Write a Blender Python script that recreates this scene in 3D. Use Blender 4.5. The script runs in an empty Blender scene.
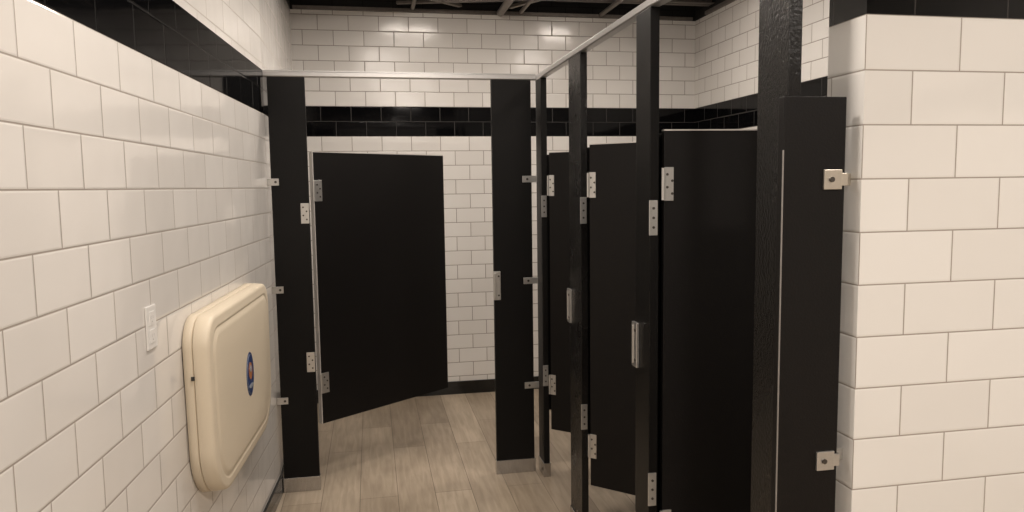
import bpy, bmesh, math
from mathutils import Vector, Matrix

scene = bpy.context.scene
scene.view_settings.view_transform = 'Standard'
E = 1.53
PT = 1.71      # panel / door top
PB = 0.335     # panel / door bottom
HT = 2.07      # pilaster top
Y0 = 3.77      # rear stall front plane
CZ = 2.75      # top of the tiling
CT = 3.15      # open ceiling deck

# ------------------------------------------------------------------ materials
def new_mat(name):
    m = bpy.data.materials.new(name); m.use_nodes = True
    nt = m.node_tree
    return m, nt, nt.nodes, nt.links, nt.nodes['Principled BSDF']

def math_node(N, L, op, a, b):
    n = N.new('ShaderNodeMath'); n.operation = op
    for i, v in enumerate((a, b)):
        if v is None: continue
        if isinstance(v, (int, float)): n.inputs[i].default_value = v
        else: L.new(v, n.inputs[i])
    return n.outputs[0]

def mix_col(N, L, fac, a, b):
    n = N.new('ShaderNodeMix'); n.data_type = 'RGBA'
    if isinstance(fac, (int, float)): n.inputs[0].default_value = fac
    else: L.new(fac, n.inputs[0])
    for i, v in ((6, a), (7, b)):
        if isinstance(v, tuple): n.inputs[i].default_value = v
        else: L.new(v, n.inputs[i])
    return n.outputs[2]

def tile_mat(name, row, width, pu, pv, band=(1.892, 2.10), white=(0.76, 0.735, 0.70), mortar=0.0020,
             grout=(0.32, 0.282, 0.245), rough=0.10, wob=2.6, bandgrout=(0.04, 0.037, 0.035), be_band=1.0,
             band_ior=1.45):
    m, nt, N, L, B = new_mat(name)
    uv = N.new('ShaderNodeUVMap')
    mp = N.new('ShaderNodeMapping'); mp.inputs['Location'].default_value = (pu, pv, 0)
    L.new(uv.outputs[0], mp.inputs[0])
    def brick(ms, smooth):
        br = N.new('ShaderNodeTexBrick')
        br.inputs['Scale'].default_value = 1.0
        br.inputs['Brick Width'].default_value = width
        br.inputs['Row Height'].default_value = row
        br.inputs['Mortar Size'].default_value = ms
        br.inputs['Mortar Smooth'].default_value = smooth
        br.inputs['Bias'].default_value = 0.0
        w = white
        br.inputs['Color1'].default_value = (w[0], w[1], w[2], 1)
        br.inputs['Color2'].default_value = (w[0]*0.93, w[1]*0.925, w[2]*0.92, 1)
        br.inputs['Mortar'].default_value = grout+(1,)
        L.new(mp.outputs[0], br.inputs['Vector'])
        return br
    br = brick(mortar, 0.2)
    be = brick(0.006, 1.0)      # wide soft profile for the eased tile edges
    sp = N.new('ShaderNodeSeparateXYZ'); L.new(uv.outputs[0], sp.inputs[0])
    lo = math_node(N, L, 'GREATER_THAN', sp.outputs[1], band[0])
    hi = math_node(N, L, 'LESS_THAN', sp.outputs[1], band[1])
    bm_ = math_node(N, L, 'MULTIPLY', lo, hi)
    top = math_node(N, L, 'GREATER_THAN', sp.outputs[1], CZ)
    blk = mix_col(N, L, br.outputs['Fac'], (0.003, 0.003, 0.0034, 1), bandgrout+(1,))
    col = mix_col(N, L, bm_, br.outputs['Color'], blk)
    col = mix_col(N, L, top, col, (0.008, 0.007, 0.007, 1))
    L.new(col, B.inputs['Base Color'])
    sl = math_node(N, L, 'SUBTRACT', 0.55, math_node(N, L, 'MULTIPLY', bm_, 0.25))
    L.new(sl, B.inputs['Specular IOR Level'])
    io = math_node(N, L, 'SUBTRACT', 1.5, math_node(N, L, 'MULTIPLY', bm_, 1.5-band_ior))
    L.new(io, B.inputs['IOR'])
    nz = N.new('ShaderNodeTexNoise'); nz.inputs['Scale'].default_value = 6.0
    nz.inputs['Detail'].default_value = 1.0
    L.new(uv.outputs[0], nz.inputs['Vector'])
    notband = math_node(N, L, 'SUBTRACT', 1.0, math_node(N, L, 'MULTIPLY', bm_, be_band))
    r = math_node(N, L, 'MULTIPLY', math_node(N, L, 'MULTIPLY', br.outputs['Fac'], 0.5), notband)
    r = math_node(N, L, 'ADD', r, rough)
    rb = math_node(N, L, 'MULTIPLY', bm_, -(rough-0.06))
    r = math_node(N, L, 'ADD', r, rb)
    rt_ = math_node(N, L, 'MULTIPLY', top, 0.6)
    r = math_node(N, L, 'ADD', r, rt_)
    L.new(r, B.inputs['Roughness'])
    h = math_node(N, L, 'MULTIPLY', be.outputs['Fac'], -0.75)
    h = math_node(N, L, 'MULTIPLY', h, notband)
    amp = math_node(N, L, 'SUBTRACT', wob, math_node(N, L, 'MULTIPLY', bm_, wob*0.8))
    h2 = math_node(N, L, 'MULTIPLY', nz.outputs['Fac'], amp)
    h = math_node(N, L, 'ADD', h, h2)
    bp = N.new('ShaderNodeBump'); bp.inputs['Strength'].default_value = 0.35
    bp.inputs['Distance'].default_value = 0.003
    L.new(h, bp.inputs['Height']); L.new(bp.outputs[0], B.inputs['Normal'])
    return m

ROW = 0.119
REAR = 0.1035
def phase(z, row): return -(z % row)
tile_side = tile_mat('tile_glazed_white_side', ROW, ROW*2, 0.05, phase(1.892, ROW), bandgrout=(0.014, 0.0135, 0.013), be_band=0.6, band_ior=1.12)
tile_wing = tile_mat('tile_glazed_white_wing', ROW, ROW*2, ROW, phase(1.892, ROW), mortar=0.0017, white=(0.78, 0.765, 0.735))
tile_rear = tile_mat('tile_glazed_white_rear', REAR, REAR*2, 0.03, phase(1.892, REAR), mortar=0.0026,
                     grout=(0.29, 0.25, 0.22), rough=0.18, be_band=0.0, band_ior=1.35)

def simple(name, col, rough, metal=0.0, noise=0.0, nscale=40, bump=0.0, stretch=(1,1,1), spec=0.5, rvar=0.0):
    m, nt, N, L, B = new_mat(name)
    B.inputs['Roughness'].default_value = rough
    B.inputs['Metallic'].default_value = metal
    B.inputs['Specular IOR Level'].default_value = spec
    tc = N.new('ShaderNodeTexCoord')
    mp = N.new('ShaderNodeMapping'); mp.inputs['Scale'].default_value = stretch
    L.new(tc.outputs['Object'], mp.inputs[0])
    nz = N.new('ShaderNodeTexNoise'); nz.inputs['Scale'].default_value = nscale
    nz.inputs['Detail'].default_value = 4
    L.new(mp.outputs[0], nz.inputs['Vector'])
    a = tuple(c*(1-noise) for c in col)+(1,); b = tuple(min(1, c*(1+noise)) for c in col)+(1,)
    L.new(mix_col(N, L, nz.outputs['Fac'], a, b), B.inputs['Base Color'])
    if rvar:
        n2 = N.new('ShaderNodeTexNoise'); n2.inputs['Scale'].default_value = 6; n2.inputs['Detail'].default_value = 6
        L.new(mp.outputs[0], n2.inputs['Vector'])
        rr = math_node(N, L, 'MULTIPLY', math_node(N, L, 'SUBTRACT', n2.outputs['Fac'], 0.5), rvar)
        L.new(math_node(N, L, 'ADD', rr, rough), B.inputs['Roughness'])
    if bump:
        bp = N.new('ShaderNodeBump'); bp.inputs['Strength'].default_value = bump
        bp.inputs['Distance'].default_value = 0.002
        L.new(nz.outputs['Fac'], bp.inputs['Height']); L.new(bp.outputs[0], B.inputs['Normal'])
    return m

black = simple('black_plastic_partition', (0.0050, 0.0042, 0.0040), 0.45, noise=0.3, nscale=220, bump=0.25, spec=0.22)
blackp = simple('black_plastic_pilaster', (0.0036, 0.0032, 0.0030), 0.42, noise=0.2, nscale=200, bump=0.25, spec=0.2)
blacks = simple('black_speckled_pilaster', (0.0042, 0.0038, 0.0036), 0.25, noise=0.4, nscale=170, bump=0.8, stretch=(1, 1, 0.7), spec=0.4, rvar=0.5)
edge_m = simple('edge_highlight_pale', (0.60, 0.57, 0.54), 0.4, metal=0.4, noise=0.05)  # pale colour standing in for the reflection on door edges
edge_d = simple('edge_strip_dull', (0.30, 0.285, 0.27), 0.45, metal=0.4, noise=0.2)
alu = simple('brushed_aluminium', (0.60, 0.59, 0.57), 0.28, metal=0.85, noise=0.12, nscale=80, stretch=(1, 1, 12))
brass = simple('warm_steel_bracket', (0.66, 0.61, 0.53), 0.28, metal=0.85, noise=0.12, nscale=60)
steel = simple('satin_steel_shoe', (0.50, 0.49, 0.48), 0.20, metal=1.0, noise=0.2, nscale=30, stretch=(12, 1, 1))
rail_m = simple('anodised_headrail', (0.50, 0.49, 0.48), 0.35, metal=0.8, noise=0.05)
screw_m = simple('dark_screw_head', (0.10, 0.09, 0.08), 0.4, metal=0.8, noise=0.1)
beige = simple('beige_polyethylene', (0.69, 0.605, 0.47), 0.45, noise=0.03, nscale=300, bump=0.05, spec=0.4)
beige2 = simple('beige_polyethylene_shade', (0.64, 0.56, 0.435), 0.5, noise=0.03, nscale=300, bump=0.05, spec=0.35)
dark = simple('dark_plastic', (0.02, 0.02, 0.02), 0.4, noise=0.1)
blue = simple('label_blue', (0.014, 0.04, 0.14), 0.35, noise=0.05)
labwhite = simple('label_pale', (0.30, 0.33, 0.38), 0.35, noise=0.02)
laborange = simple('label_rust', (0.42, 0.16, 0.06), 0.35, noise=0.05)
plate_m = simple('white_outlet_plastic', (0.75, 0.735, 0.71), 0.3, noise=0.01)
slot_m = simple('grey_socket_slot', (0.42, 0.41, 0.40), 0.5, noise=0.05)
ceil_m = simple('dark_metal_deck', (0.15, 0.125, 0.11), 0.6, metal=0.1, noise=0.4, nscale=4)
joist_m = simple('dark_steel_joist', (0.15, 0.13, 0.115), 0.5, metal=0.2, noise=0.3)
pipe_m = simple('dull_conduit', (0.24, 0.215, 0.19), 0.45, metal=0.4, noise=0.2)
base_m = simple('black_base_tile', (0.006, 0.006, 0.006), 0.12, noise=0.2)

def floor_mat():
    m, nt, N, L, B = new_mat('wood_look_plank_floor')
    tc = N.new('ShaderNodeTexCoord')
    sp = N.new('ShaderNodeSeparateXYZ'); L.new(tc.outputs['Object'], sp.inputs[0])
    cb = N.new('ShaderNodeCombineXYZ'); L.new(sp.outputs[1], cb.inputs[0]); L.new(sp.outputs[0], cb.inputs[1])
    br = N.new('ShaderNodeTexBrick'); br.offset = 0.37
    br.inputs['Scale'].default_value = 1
    br.inputs['Brick Width'].default_value = 1.1; br.inputs['Row Height'].default_value = 0.185
    br.inputs['Mortar Size'].default_value = 0.002
    br.inputs['Mortar Smooth'].default_value = 0.3
    br.inputs['Color1'].default_value = (0.455, 0.378, 0.288, 1)
    br.inputs['Color2'].default_value = (0.310, 0.250, 0.185, 1)
    br.inputs['Mortar'].default_value = (0.175, 0.138, 0.10, 1)
    L.new(cb.outputs[0], br.inputs['Vector'])
    def grain(sx, sy, sc, p0, c0, p1, c1):
        mp = N.new('ShaderNodeMapping'); mp.inputs['Scale'].default_value = (sx, sy, 1)
        L.new(cb.outputs[0], mp.inputs[0])
        nz = N.new('ShaderNodeTexNoise'); nz.inputs['Scale'].default_value = sc; nz.inputs['Detail'].default_value = 5
        nz.inputs['Distortion'].default_value = 0.5
        L.new(mp.outputs[0], nz.inputs['Vector'])
        cr = N.new('ShaderNodeValToRGB')
        cr.color_ramp.elements[0].position = p0; cr.color_ramp.elements[0].color = (c0, c0*0.985, c0*0.96, 1)
        cr.color_ramp.elements[1].position = p1; cr.color_ramp.elements[1].color = (c1, c1, c1, 1)
        L.new(nz.outputs['Fac'], cr.inputs[0])
        return cr.outputs[0]
    c = br.outputs['Color']
    for g in (grain(1.4, 14, 3.0, 0.35, 0.84, 0.65, 1.08), grain(1.0, 2.5, 2.2, 0.35, 0.86, 0.65, 1.08)):
        mx = N.new('ShaderNodeMix'); mx.data_type = 'RGBA'; mx.blend_type = 'MULTIPLY'; mx.inputs[0].default_value = 1
        L.new(c, mx.inputs[6]); L.new(g, mx.inputs[7]); c = mx.outputs[2]
    L.new(c, B.inputs['Base Color'])
    B.inputs['Roughness'].default_value = 0.38
    bp = N.new('ShaderNodeBump'); bp.inputs['Strength'].default_value = 0.15; bp.inputs['Distance'].default_value = 0.002
    L.new(math_node(N, L, 'MULTIPLY', br.outputs['Fac'], -1.0), bp.inputs['Height']); L.new(bp.outputs[0], B.inputs['Normal'])
    return m
floor_m = floor_mat()

# ------------------------------------------------------------------ mesh helpers
def link(o):
    scene.collection.objects.link(o); return o

def bm_box(bm, c, s, bevel=0.0, mat=0, rot=None):
    M = Matrix.Translation(c) @ (rot or Matrix.Identity(4)) @ Matrix.Diagonal((s[0], s[1], s[2], 1))
    ret = bmesh.ops.create_cube(bm, size=1.0, matrix=M)
    vs = ret['verts']
    for f in set(f for v in vs for f in v.link_faces): f.material_index = mat
    if bevel > 0:
        es = list(set(e for v in vs for e in v.link_edges))
        r = bmesh.ops.bevel(bm, geom=es, offset=bevel, segments=2, affect='EDGES', profile=0.6)
        for f in r['faces']: f.material_index = mat

def bm_cyl(bm, c, r, d, axis='Z', seg=16, mat=0):
    rot = Matrix.Identity(4)
    if axis == 'X': rot = Matrix.Rotation(math.pi/2, 4, 'Y')
    if axis == 'Y': rot = Matrix.Rotation(math.pi/2, 4, 'X')
    ret = bmesh.ops.create_cone(bm, cap_ends=True, segments=seg, radius1=r, radius2=r, depth=d,
                                matrix=Matrix.Translation(c) @ rot)
    for f in set(f for v in ret['verts'] for f in v.link_faces): f.material_index = mat

def mesh_obj(name, bm, mats, parent=None, loc=(0, 0, 0), smooth=False):
    me = bpy.data.meshes.new(name)
    xs = [v.co for v in bm.verts]
    lo = Vector((min(v.x for v in xs), min(v.y for v in xs), min(v.z for v in xs)))
    hi = Vector((max(v.x for v in xs), max(v.y for v in xs), max(v.z for v in xs)))
    c = (lo+hi)/2
    for v in bm.verts: v.co -= c
    bmesh.ops.recalc_face_normals(bm, faces=bm.faces[:])
    bm.to_mesh(me); bm.free()
    for m in mats: me.materials.append(m)
    if smooth:
        for p in me.polygons: p.use_smooth = True
    o = link(bpy.data.objects.new(name, me))
    o.location = c + Vector(loc)
    if parent: o.parent = parent
    return o

def box_part(name, parent, x0, x1, y0, y1, z0, z1, mat, bevel=0.0015, off=(0, 0, 0)):
    bm = bmesh.new()
    bm_box(bm, ((x0+x1)/2-off[0], (y0+y1)/2-off[1], (z0+z1)/2-off[2]), (abs(x1-x0), abs(y1-y0), abs(z1-z0)), bevel)
    return mesh_obj(name, bm, [mat], parent)

def thing(name, loc, label, category, group=None, rotz=0.0):
    e = link(bpy.data.objects.new(name, None))
    e.empty_display_size = 0.1
    e.location = loc; e.rotation_euler = (0, 0, rotz)
    e['label'] = label; e['category'] = category
    if group: e['group'] = group
    return e

def plate(name, parent, c, w, h, axis, side=-1, t=0.004, screws=((0, 0),), mats=None):
    bm = bmesh.new()
    bm_box(bm, c, (w, t, h) if axis == 'Y' else (t, w, h), 0.0015)
    for (a, b) in screws:
        if axis == 'Y':
            p = (c[0]+a, c[1]+side*(t/2+0.0008), c[2]+b)
        else:
            p = (c[0]+side*(t/2+0.0008), c[1]+a, c[2]+b)
        bm_cyl(bm, p, 0.0042, 0.003, axis, 12, 1)
    return mesh_obj(name, bm, mats or [alu, screw_m], parent)

# ------------------------------------------------------------------ structure
def wall_poly(name, pts, z0, z1, thick, mat, u0=0.0):
    bm = bmesh.new(); uvl = bm.loops.layers.uv.new('UVMap')
    n = len(pts); nor = []
    for i in range(n):
        a = Vector(pts[max(i-1, 0)]); b = Vector(pts[min(i+1, n-1)])
        d = (b-a).normalized(); nor.append(Vector((-d.y, d.x)))
    dist = [u0]
    for i in range(1, n): dist.append(dist[-1]+(Vector(pts[i])-Vector(pts[i-1])).length)
    F = []; K = []
    for i, p in enumerate(pts):
        q = Vector(p)+nor[i]*thick
        F.append((bm.verts.new((p[0], p[1], z0)), bm.verts.new((p[0], p[1], z1))))
        K.append((bm.verts.new((q.x, q.y, z0)), bm.verts.new((q.x, q.y, z1))))
    def face(vs, uvs):
        f = bm.faces.new(vs)
        for l, uv in zip(f.loops, uvs): l[uvl].uv = uv
    for i in range(n-1):
        for S in (F, K):
            face([S[i][0], S[i+1][0], S[i+1][1], S[i][1]],
                 [(dist[i], z0), (dist[i+1], z0), (dist[i+1], z1), (dist[i], z1)])
        for k in (0, 1):
            face([F[i][k], F[i+1][k], K[i+1][k], K[i][k]],
                 [(dist[i], 0.01), (dist[i+1], 0.01), (dist[i+1], 0.02), (dist[i], 0.02)])
    for i in (0, n-1):
        face([F[i][0], K[i][0], K[i][1], F[i][1]], [(0, z0), (abs(thick), z0), (abs(thick), z1), (0, z1)])
    bmesh.ops.recalc_face_normals(bm, faces=bm.faces[:])
    me = bpy.data.meshes.new(name); bm.to_mesh(me); bm.free()
    me.materials.append(mat)
    o = link(bpy.data.objects.new(name, me)); o['kind'] = 'structure'
    return o

YB = 5.36
XR = 2.45
XLs = 0.0568
def xl(y): return -0.704+XLs*y
YN = -2.6
wall_poly('wall_left', [(xl(YN), YN), (xl(Y0), Y0), (-0.498, YB)], 0, CT, 0.12, tile_side)
wall_poly('wall_back', [(-0.498, YB), (XR, YB)], 0, CT, 0.12, tile_rear)
wall_poly('wall_right', [(XR, YB), (XR, 1.61)], 0, CT, 0.12, tile_rear)
def wing():
    x0, x1, y0, y1 = 1.072, 3.3, 1.475, 1.61
    bm = bmesh.new(); uvl = bm.loops.layers.uv.new('UVMap')
    def face(P, uvs):
        f = bm.faces.new([bm.verts.new(p) for p in P])
        for l, uv in zip(f.loops, uvs): l[uvl].uv = uv
    face([(x0, y0, 0), (x1, y0, 0), (x1, y0, CT), (x0, y0, CT)], [(0, 0), (x1-x0, 0), (x1-x0, CT), (0, CT)])
    face([(x0, y1, 0), (x1, y1, 0), (x1, y1, CT), (x0, y1, CT)], [(0, 0), (x1-x0, 0), (x1-x0, CT), (0, CT)])
    face([(x0, y0, 0), (x0, y1, 0), (x0, y1, CT), (x0, y0, CT)], [(-ROW*2, 0), (-ROW*2+y1-y0, 0), (-ROW*2+y1-y0, CT), (-ROW*2, CT)])
    face([(x1, y0, 0), (x1, y1, 0), (x1, y1, CT), (x1, y0, CT)], [(0, 0), (.13, 0), (.13, CT), (0, CT)])
    face([(x0, y0, CT), (x1, y0, CT), (x1, y1, CT), (x0, y1, CT)], [(0, 0)]*4)
    face([(x0, y0, 0), (x1, y0, 0), (x1, y1, 0), (x0, y1, 0)], [(0, 0)]*4)
    bmesh.ops.remove_doubles(bm, verts=bm.verts[:], dist=1e-5)
    bmesh.ops.recalc_face_normals(bm, faces=bm.faces[:])
    me = bpy.data.meshes.new('wall_wing'); bm.to_mesh(me); bm.free(); me.materials.append(tile_wing)
    o = link(bpy.data.objects.new('wall_wing', me)); o['kind'] = 'structure'
wing()
wall_poly('wall_side', [(3.3, 1.475), (3.3, YN)], 0, CT, 0.12, tile_side)
wall_poly('wall_front', [(3.3, YN), (xl(YN), YN)], 0, CT, 0.12, tile_side)

def slab(name, x0, x1, y0, y1, z0, z1, mat):
    bm = bmesh.new(); bm_box(bm, ((x0+x1)/2, (y0+y1)/2, (z0+z1)/2), (x1-x0, y1-y0, z1-z0))
    o = mesh_obj(name, bm, [mat]); o['kind'] = 'structure'; return o
slab('floor', -1.1, 3.5, YN-0.1, YB+0.15, -0.1, 0, floor_m)
bm = bmesh.new(); y = YN-0.1; prof = []
while y < YB+0.15:
    prof += [(y, CT-0.0), (y+0.07, CT-0.0), (y+0.09, CT-0.04), (y+0.15, CT-0.04)]
    y += 0.17
vsA = [bm.verts.new((-1.1, a, b)) for a, b in prof]; vsB = [bm.verts.new((3.5, a, b)) for a, b in prof]
for i in range(len(prof)-1): bm.faces.new((vsA[i], vsA[i+1], vsB[i+1], vsB[i]))
bm_box(bm, (1.2, (YN+YB)/2, CT+0.06), (4.6, YB-YN+0.3, 0.1))
o = mesh_obj('ceiling', bm, [ceil_m]); o['kind'] = 'structure'
slab('baseboard_back', -0.49, XR, YB-0.012, YB, 0, 0.095, base_m)
slab('baseboard_right', XR-0.012, XR, 1.61, YB-0.012, 0, 0.095, base_m)
wall_poly('baseboard_left', [(xl(YN)+0.012, YN), (xl(Y0)+0.012, Y0), (-0.486, YB-0.012)], 0, 0.095, 0.012, base_m)
slab('baseboard_wing', 1.06, 3.3, 1.463, 1.475, 0, 0.095, base_m)

k = 1
def trim_obj(bm, mat):
    global k
    o = mesh_obj('trim_%d' % k, bm, [mat]); o['kind'] = 'structure'; k += 1
for y in (5.05, 4.25, 3.45, 2.65, 1.85):
    x0 = xl(y)+0.03 if y < Y0 else -0.46
    x1 = 2.43
    bm = bmesh.new()
    for zz in (2.80, 3.09):
        for dy in (-0.028, 0.028):
            bm_box(bm, ((x0+x1)/2, y+dy, zz), (x1-x0, 0.044, 0.006))
            bm_box(bm, ((x0+x1)/2, y+dy*0.25, zz+(0.018 if zz < 3 else -0.018)), (x1-x0, 0.005, 0.036))
    n = 9; st_ = (x1-x0)/n
    for i in range(n):
        a = math.atan2(0.27, st_)*(1 if i % 2 == 0 else -1)
        bm_box(bm, (x0+st_*(i+0.5), y, 2.945), (math.hypot(0.27, st_), 0.018, 0.018), 0, 0, Matrix.Rotation(-a, 4, 'Y'))
    trim_obj(bm, joist_m)
bm = bmesh.new(); bm_box(bm, (0.97, YB-0.012, CZ+0.012), (2.9, 0.024, 0.024), 0.002); trim_obj(bm, joist_m)
bm = bmesh.new(); bm_box(bm, (XR-0.012, 3.4, CZ+0.012), (0.024, 3.5, 0.024), 0.002); trim_obj(bm, joist_m)
for (x, z, r_) in ((0.33, 2.775, 0.014), (0.95, 2.76, 0.026), (1.10, 2.77, 0.014), (1.7, 2.77, 0.016)):
    bm = bmesh.new(); bm_cyl(bm, (x, 3.4, z), r_, 3.85, 'Y', 16); trim_obj(bm, pipe_m)
bm = bmesh.new(); bm_cyl(bm, (1.0, 4.72, 2.86), 0.035, 2.8, 'X', 20); trim_obj(bm, joist_m)
bm = bmesh.new(); bm_box(bm, (0.2, 4.9, 2.79), (1.2, 0.035, 0.02), 0.003, 0, Matrix.Rotation(math.radians(40), 4, 'Z')); trim_obj(bm, pipe_m)
bm = bmesh.new(); bm_box(bm, (1.4, 4.6, 2.78), (1.5, 0.035, 0.02), 0.003, 0, Matrix.Rotation(math.radians(-58), 4, 'Z')); trim_obj(bm, pipe_m)
bm = bmesh.new(); bm_box(bm, (0.75, 5.1, 2.785), (1.1, 0.03, 0.02), 0.003, 0, Matrix.Rotation(math.radians(-14), 4, 'Z')); trim_obj(bm, joist_m)

# ------------------------------------------------------------------ pilasters
PG = 'black restroom partition pilasters'
def pilaster(x0, x1, y0, y1, label, mat=None):
    e = thing('pilaster', ((x0+x1)/2, (y0+y1)/2, 0), label, 'partition post', PG)
    off = e.location
    box_part('post', e, x0, x1, y0, y1, 0.0, HT, mat or blackp, 0.002, off)
    box_part('shoe', e, x0-0.004, x1+0.004, y0-0.005, y1+0.005, 0, 0.075, steel, 0.002, off)
    return e

def local(e, p): return (p[0]-e.location.x, p[1]-e.location.y, p[2])
T = 0.03
PL = pilaster(-0.472, -0.297, Y0, Y0+T, 'wide black pilaster with steel shoe, bracketed to the tiled side wall')
PA = pilaster(0.62, 0.825, Y0, Y0+T, 'wide black pilaster on the latch side of the rear stall door')
PBp = pilaster(0.857, 0.887, 3.68, Y0+T, 'narrow black corner post where the two stall fronts meet')
PC = pilaster(0.857, 0.887, 2.97, 3.15, 'tall black pilaster between two open side stalls', blacks)
PD = pilaster(0.857, 0.887, 2.194, 2.318, 'tall black pilaster with hinge plates between side stalls')
PE_ = pilaster(0.912, 0.944, 1.514, 1.645, 'tall speckled black end pilaster beside the short filler panel', blacks)

def bracket(e, x0, x1, yf, z, h=0.034, sx=None, t=0.006):
    bm = bmesh.new()
    bm_box(bm, ((x0+x1)/2-e.location.x, yf-t/2-e.location.y, z), (x1-x0, t, h), 0.0015)
    sx = sx if sx is not None else (x0+x1)/2
    bm_cyl(bm, (sx-e.location.x, yf-t-0.001-e.location.y, z), 0.006, 0.004, 'Y', 14, 1)
    return mesh_obj('bracket', bm, [alu, screw_m], e)
for z in (1.565, 1.035, 0.475):
    bracket(PL, -0.489, -0.435, Y0, z, sx=-0.45)
    bracket(PA, 0.775, 0.852, Y0, z, sx=0.80)
three = ((0, 0.03), (0, 0), (0, -0.03))
four = ((-0.008, 0.03), (0.008, 0.01), (-0.008, -0.01), (0.008, -0.03))
plate('hinge_plate', PL, local(PL, (-0.318, Y0-0.002, 1.41)), 0.040, 0.10, 'Y', screws=four)
plate('hinge_plate', PL, local(PL, (-0.318, Y0-0.002, 0.665)), 0.040, 0.10, 'Y', screws=four)
def keeper_front(e, x, y, z):
    bm = bmesh.new()
    bm_box(bm, (x, y, z), (0.038, 0.012, 0.15), 0.002)
    bm_box(bm, (x-0.012, y-0.010, z), (0.010, 0.010, 0.13), 0.002)
    for dz in (-0.05, 0.05): bm_cyl(bm, (x+0.008, y-0.007, z+dz), 0.005, 0.003, 'Y', 12, 1)
    return mesh_obj('keeper', bm, [alu, screw_m], e)
keeper_front(PA, 0.633-PA.location.x, Y0-0.006-PA.location.y, 1.015)
def keeper_row(e, ye, z=1.0):
    bm = bmesh.new()
    x = 0.857-0.005-e.location.x; y = ye-0.012-e.location.y
    bm_box(bm, (x, y, z), (0.010, 0.046, 0.15), 0.002)
    bm_box(bm, (x-0.005, y+0.012, z), (0.006, 0.012, 0.13), 0.002)
    for dz in (-0.05, 0.05): bm_cyl(bm, (x-0.006, y-0.012, z+dz), 0.005, 0.003, 'X', 12, 1)
    return mesh_obj('keeper', bm, [alu, screw_m], e)
keeper_row(PC, 3.15); keeper_row(PD, 2.318)
for e, yn in ((PBp, 3.68), (PC, 2.97), (PD, 2.194)):
    for z in (1.425, 0.545):
        plate('hinge_plate', e, local(e, (0.868, yn-0.002, z)), 0.028, 0.11, 'Y', screws=three)

# ------------------------------------------------------------------ doors
DG = 'black restroom stall doors'
def stall_door(loc, rot, width, label, zl=(1.53, 0.55), zb=PB, zt=PT, side_strip=True, lw=0.044):
    e = thing('stall_door', loc, label, 'stall door', DG, rot)
    t = 0.025
    box_part('door_panel', e, 0.012, width, -t/2, t/2, zb, zt, black, 0.002)
    bm = bmesh.new()
    bm_box(bm, ((0.012+width)/2, 0, zt+0.002), (width-0.012, t+0.002, 0.004), 0.0)  # bright edge highlight modelled as an added pale strip
    if side_strip: bm_box(bm, (0.0095, 0, (zb+zt)/2), (0.005, t+0.002, zt-zb), 0.0)
    o = mesh_obj('edge_strip', bm, [edge_m], e); o['label'] = 'thin pale strip painting the bright reflection along the door edge'
    for z in zl:
        bm = bmesh.new()
        bm_box(bm, (0.012+lw/2, -t/2-0.002, z), (lw, 0.004, 0.105), 0.0015)
        bm_cyl(bm, (0.008, -t/2-0.004, z), 0.006, 0.10, 'Z', 16)
        for (a, b) in four:
            bm_cyl(bm, (0.014+lw/2+a, -t/2-0.0045, z+b), 0.0042, 0.003, 'Y', 12, 1)
        mesh_obj('hinge', bm, [alu, screw_m], e)
    bm = bmesh.new()
    bm_box(bm, (width-0.05, t/2+0.006, 1.0), (0.07, 0.012, 0.05), 0.002)
    bm_cyl(bm, (width-0.05, t/2+0.02, 1.0), 0.008, 0.02, 'Y', 16)
    mesh_obj('latch', bm, [alu], e)
    return e
ang = math.atan2(0.54, 0.705)
stall_door((-0.290, Y0+0.030, 0), ang, 0.888, 'wide black stall door swung inward, hinged beside the tiled wall', (1.52, 0.545))
stall_door((0.892, 3.68+0.004, 0), math.radians(-42), 0.52, 'black side stall door hanging half open beside the corner post', (1.53, 0.50), 0.26, 1.695, False, 0.030)
stall_door((0.892, 2.97+0.006, 0), math.radians(-44), 0.60, 'black side stall door hanging half open between pilasters', (1.53, 0.42), 0.245, 1.695, False, 0.030)
stall_door((0.892, 2.194+0.012, 0), math.radians(-3), 0.60, 'black side stall door standing open at a right angle', (1.53, 0.42), 0.26, 1.695, False, 0.030)

# ------------------------------------------------------------------ partitions (side panels)
def panel(x0, x1, y0, y1, label, zt=PT):
    bm = bmesh.new()
    bm_box(bm, ((x0+x1)/2, (y0+y1)/2, (PB+zt)/2), (x1-x0, y1-y0, zt-PB), 0.002)
    o = mesh_obj('partition_panel', bm, [black]); o['label'] = label; o['category'] = 'partition panel'
    return o
for y in (3.76, 3.06, 2.26):
    p = panel(0.889, XR-0.02, y, y+0.025, 'black partition panel dividing two side stalls', 1.69); p['group'] = 'black stall divider panels'
    for z in (1.565, 0.475):
        box_part('bracket', p, XR-0.06, XR, y-0.006, y, z-0.02, z+0.02, alu, 0.001, p.location)
f = panel(0.888, 1.038, 1.486, 1.511, 'short black filler panel bracketed to the white tiled wall end', 1.716)
fy = 1.486
for z, mt in ((1.535, brass), (0.893, alu)):
    bm = bmesh.new()
    bm_box(bm, (1.006-f.location.x, fy-0.003-f.location.y, z-f.location.z), (0.044, 0.006, 0.044), 0.0015)
    bm_box(bm, (1.0345-f.location.x, fy-0.0028-f.location.y, z-f.location.z), (0.015, 0.005, 0.028), 0.001)
    bm_box(bm, (1.0405-f.location.x, fy+0.012-f.location.y, z-f.location.z), (0.004, 0.032, 0.028), 0.001)
    bm_box(bm, (1.056-f.location.x, fy+0.028-f.location.y, z-f.location.z), (0.031, 0.004, 0.028), 0.001)
    bm_cyl(bm, (1.002-f.location.x, fy-0.007-f.location.y, z-f.location.z), 0.006, 0.005, 'Y', 16, 1)
    mesh_obj('bracket', bm, [mt, screw_m], f)
o = box_part('edge_strip', f, 0.8868, 0.8885, fy-0.001, fy+0.003, PB, 1.60, edge_d, 0.0, f.location)
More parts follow.
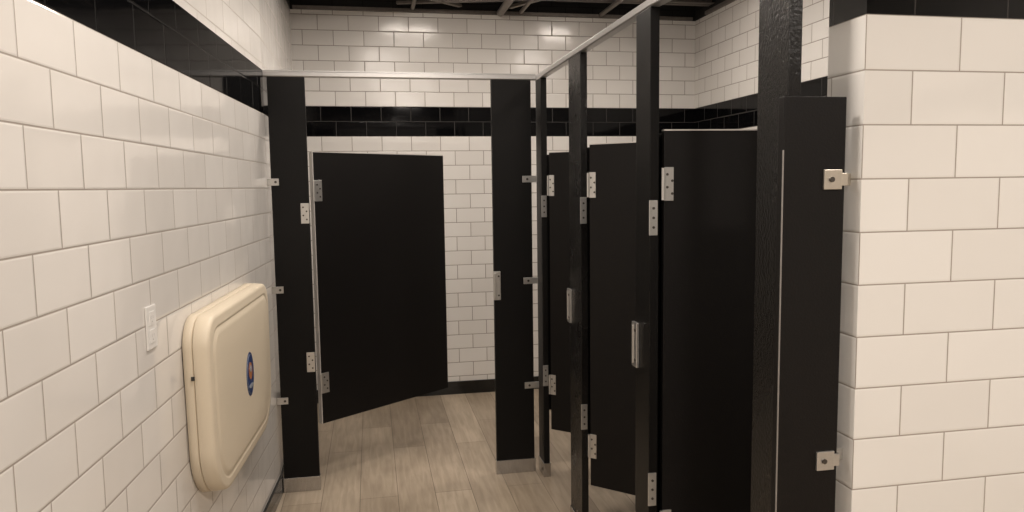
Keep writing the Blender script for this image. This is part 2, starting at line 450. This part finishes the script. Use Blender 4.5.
o['label'] = 'thin dull grey metal edge strip'

# ------------------------------------------------------------------ headrails
def rail(pts, w, label):
    prof = [(-w/2, 0.004), (-w/2, 0.022), (-w/2+0.003, 0.026), (-0.006, 0.026), (-0.006, 0.032), (0.006, 0.032),
            (0.006, 0.026), (w/2-0.003, 0.026), (w/2, 0.022), (w/2, 0.004), (w/2-0.004, 0.0), (-w/2+0.004, 0.0)]
    bm = bmesh.new(); rings = []; n = len(pts)
    for i, p in enumerate(pts):
        a = Vector(pts[max(i-1, 0)]); b = Vector(pts[min(i+1, n-1)])
        d = (b-a).normalized(); nn = Vector((d.y, -d.x))
        rings.append([bm.verts.new((p[0]+nn.x*s, p[1]+nn.y*s, HT+h)) for s, h in prof])
    m_ = len(prof)
    for A, Bq in zip(rings, rings[1:]):
        for i in range(m_): bm.faces.new((A[i], A[(i+1) % m_], Bq[(i+1) % m_], Bq[i]))
    bm.faces.new(rings[0]); bm.faces.new(rings[-1])
    o = mesh_obj('headrail', bm, [rail_m]); o['label'] = label; o['category'] = 'headrail'
    o['group'] = 'metal headrails over the pilasters'
rail([(0.852, Y0+0.015), (-0.489, Y0+0.015)], 0.036, 'slim silver headrail across the rear stall front')
rail([(0.928, 1.49), (0.928, 1.65), (0.872, 2.19), (0.872, Y0+0.033)], 0.036, 'slim silver headrail along the row of side stalls')

# ------------------------------------------------------------------ baby changing station
wr = -math.atan(XLs)
yc = 2.80
st = thing('baby_changing_station', (xl(yc)+0.001, yc, 0.545), 'folded beige plastic wall-mounted baby changing station', 'changing table', None, wr)
def rrect(w, h, r, n=12):
    pts = []
    rt_, rb_ = r*0.75, r*1.45     # tighter upper corners, sweeping lower corners
    for cx, cy, a0, rr in ((w/2-rt_, h/2-rt_, 0, rt_), (-w/2+rt_, h/2-rt_, 90, rt_), (-w/2+rb_, -h/2+rb_, 180, rb_), (w/2-rb_, -h/2+rb_, 270, rb_)):
        for i in range(n+1):
            a = math.radians(a0+90*i/n); pts.append((cx+rr*math.cos(a), cy+rr*math.sin(a)))
    # gentle taper towards the bottom
    return [(a*(1-0.045*(0.5-b/h)), b) for a, b in pts]
def loft(name, layers, mats, parent, cz):
    bm = bmesh.new(); rings = []
    for (x, w, h, r) in layers:
        rings.append([bm.verts.new((x, a, b+cz)) for a, b in rrect(w, h, r)])
    for A, Bq in zip(rings, rings[1:]):
        n = len(A)
        for i in range(n): bm.faces.new((A[i], A[(i+1) % n], Bq[(i+1) % n], Bq[i]))
    bm.faces.new(rings[0]); bm.faces.new(rings[-1])
    o = mesh_obj(name, bm, mats, parent)
    for p in o.data.polygons: p.use_smooth = len(p.vertices) == 4
    return o
SH = 0.60; SW = 0.95; cz = 0.30
loft('back_shell', [(0.0, SW-0.02, SH-0.02, 0.12), (0.003, SW, SH, 0.13), (0.026, SW, SH, 0.13), (0.028, SW-0.004, SH-0.004, 0.128), (0.030, SW-0.012, SH-0.012, 0.124)], [beige2], st, cz)
loft('fold_down_bed', [(0.0305, SW-0.012, SH-0.012, 0.125), (0.032, SW-0.003, SH-0.003, 0.129), (0.034, SW, SH, 0.13), (0.068, SW-0.006, SH-0.006, 0.129),
                    (0.073, SW-0.010, SH-0.010, 0.127), (0.077, SW-0.020, SH-0.020, 0.124), (0.0785, SW-0.034, SH-0.034, 0.118), (0.079, SW-0.075, SH-0.075, 0.105),
                    (0.0795, SW-0.080, SH-0.080, 0.104), (0.0765, SW-0.088, SH-0.088, 0.10), (0.0765, SW-0.098, SH-0.098, 0.098), (0.081, SW-0.112, SH-0.112, 0.094),
                    (0.083, SW-0.14, SH-0.14, 0.085), (0.0845, SW-0.30, SH-0.28, 0.06)], [beige], st, cz)
bm = bmesh.new(); bm_box(bm, (0.029, -0.4735, 0.42), (0.010, 0.004, 0.012), 0.001)
mesh_obj('latch_handle', bm, [dark], st)
bm = bmesh.new(); bm_cyl(bm, (0.034, 0, -0.002), 0.012, 0.50, 'Y', 20)
mesh_obj('hinge_tube', bm, [beige2], st)
def oval(bm, x, cy, czz, a, b, mat, seg=32, t=0.001):
    M = Matrix.Translation((x, cy, czz)) @ Matrix.Diagonal((1, a, b, 1)) @ Matrix.Rotation(math.pi/2, 4, 'Y')
    r = bmesh.ops.create_cone(bm, cap_ends=True, segments=seg, radius1=1, radius2=1, depth=t, matrix=M)
    for ff in set(ff for v in r['verts'] for ff in v.link_faces): ff.material_index = mat
bm = bmesh.new(); q = 0.0848; oy = 0.03
oval(bm, q, oy, 0.305, 0.060, 0.082, 0)
oval(bm, q+0.001, oy, 0.305, 0.052, 0.073, 1)
oval(bm, q+0.002, oy, 0.305, 0.050, 0.071, 0)
oval(bm, q+0.003, oy-0.004, 0.318, 0.026, 0.032, 2)
oval(bm, q+0.004, oy-0.004, 0.326, 0.014, 0.012, 1)
oval(bm, q+0.0031, oy, 0.262, 0.032, 0.008, 1)
lb = mesh_obj('badge', bm, [blue, labwhite, laborange], st); lb['label'] = 'dark blue oval badge with an orange-brown centre'

# ------------------------------------------------------------------ outlet
yo = 2.086
ou = thing('wall_outlet', (xl(yo)+0.0005, yo, 1.17), 'white plastic wall outlet plate on the tiled wall', 'outlet', None, wr)
bm = bmesh.new(); bm_box(bm, (0.0022, 0, 0), (0.0044, 0.072, 0.115), 0.0018); mesh_obj('cover_plate', bm, [plate_m], ou)
for dz in (0.024, -0.024):
    bm = bmesh.new(); bm_box(bm, (0.005, 0, dz), (0.002, 0.034, 0.036), 0.0008)
    bm_box(bm, (0.0061, -0.007, dz+0.003), (0.0004, 0.0015, 0.009), 0, 1)
    bm_box(bm, (0.0061, 0.007, dz+0.003), (0.0004, 0.0015, 0.007), 0, 1)
    bm_cyl(bm, (0.0061, 0, dz-0.009), 0.002, 0.0004, 'X', 12, 1)
    mesh_obj('socket', bm, [plate_m, slot_m], ou)

# ------------------------------------------------------------------ ceiling lamps
em, nt, N, L, B = new_mat('warm_lamp_lens')
B.inputs['Emission Color'].default_value = (1, 0.90, 0.78, 1); B.inputs['Emission Strength'].default_value = 3
B.inputs['Base Color'].default_value = (0.8, 0.8, 0.8, 1)
def lamp(x, y, power, size=0.3, z=2.86):
    e = thing('ceiling_lamp', (x, y, z), 'round warm lamp hung from the open black ceiling', 'lamp', 'round ceiling lamps')
    bm = bmesh.new(); bm_cyl(bm, (0, 0, 0.02), size/2+0.02, 0.05, 'Z', 32); bm_cyl(bm, (0, 0, (CT-z)/2+0.02), 0.012, CT-z-0.04, 'Z', 12)
    mesh_obj('lamp_housing', bm, [joist_m], e)
    bm = bmesh.new(); bm_cyl(bm, (0, 0, -0.008), size/2, 0.006, 'Z', 32); mesh_obj('lamp_lens', bm, [em], e)
    ld = bpy.data.lights.new('lamp_light', 'AREA'); ld.shape = 'DISK'; ld.size = size; ld.energy = power
    ld.color = (1, 0.90, 0.81)
    lo = link(bpy.data.objects.new('lamp_light', ld)); lo.parent = e; lo.location = (0, 0, -0.02)
lamp(0.6, -0.8, 70)
lamp(2.1, -0.3, 31)
lamp(0.1, 1.5, 21)
lamp(0.15, 2.9, 13)
lamp(0.35, 4.2, 25, 0.5)
lamp(1.6, 4.2, 21, 0.4)
lamp(1.7, 2.9, 18, 0.4)
w = bpy.data.worlds.new('world'); scene.world = w; w.use_nodes = True
w.node_tree.nodes['Background'].inputs[0].default_value = (0.02, 0.018, 0.016, 1)

# ------------------------------------------------------------------ camera
cd = bpy.data.cameras.new('camera'); cam = link(bpy.data.objects.new('camera', cd))
cd.sensor_width = 36; cd.lens = 26.0; cd.clip_start = 0.05
th = math.radians(10.75); p = math.radians(5.4); r = math.radians(0.78)
fh = Vector((math.sin(th), math.cos(th), 0)); rt = Vector((math.cos(th), -math.sin(th), 0)); upw = Vector((0, 0, 1))
fw = fh*math.cos(p)-upw*math.sin(p); up0 = fh*math.sin(p)+upw*math.cos(p)
R = rt*math.cos(r)-up0*math.sin(r); U = up0*math.cos(r)+rt*math.sin(r)
M = Matrix((R, U, -fw)).transposed().to_4x4(); M.translation = Vector((0, 0, E))
cam.matrix_world = M
scene.camera = cam
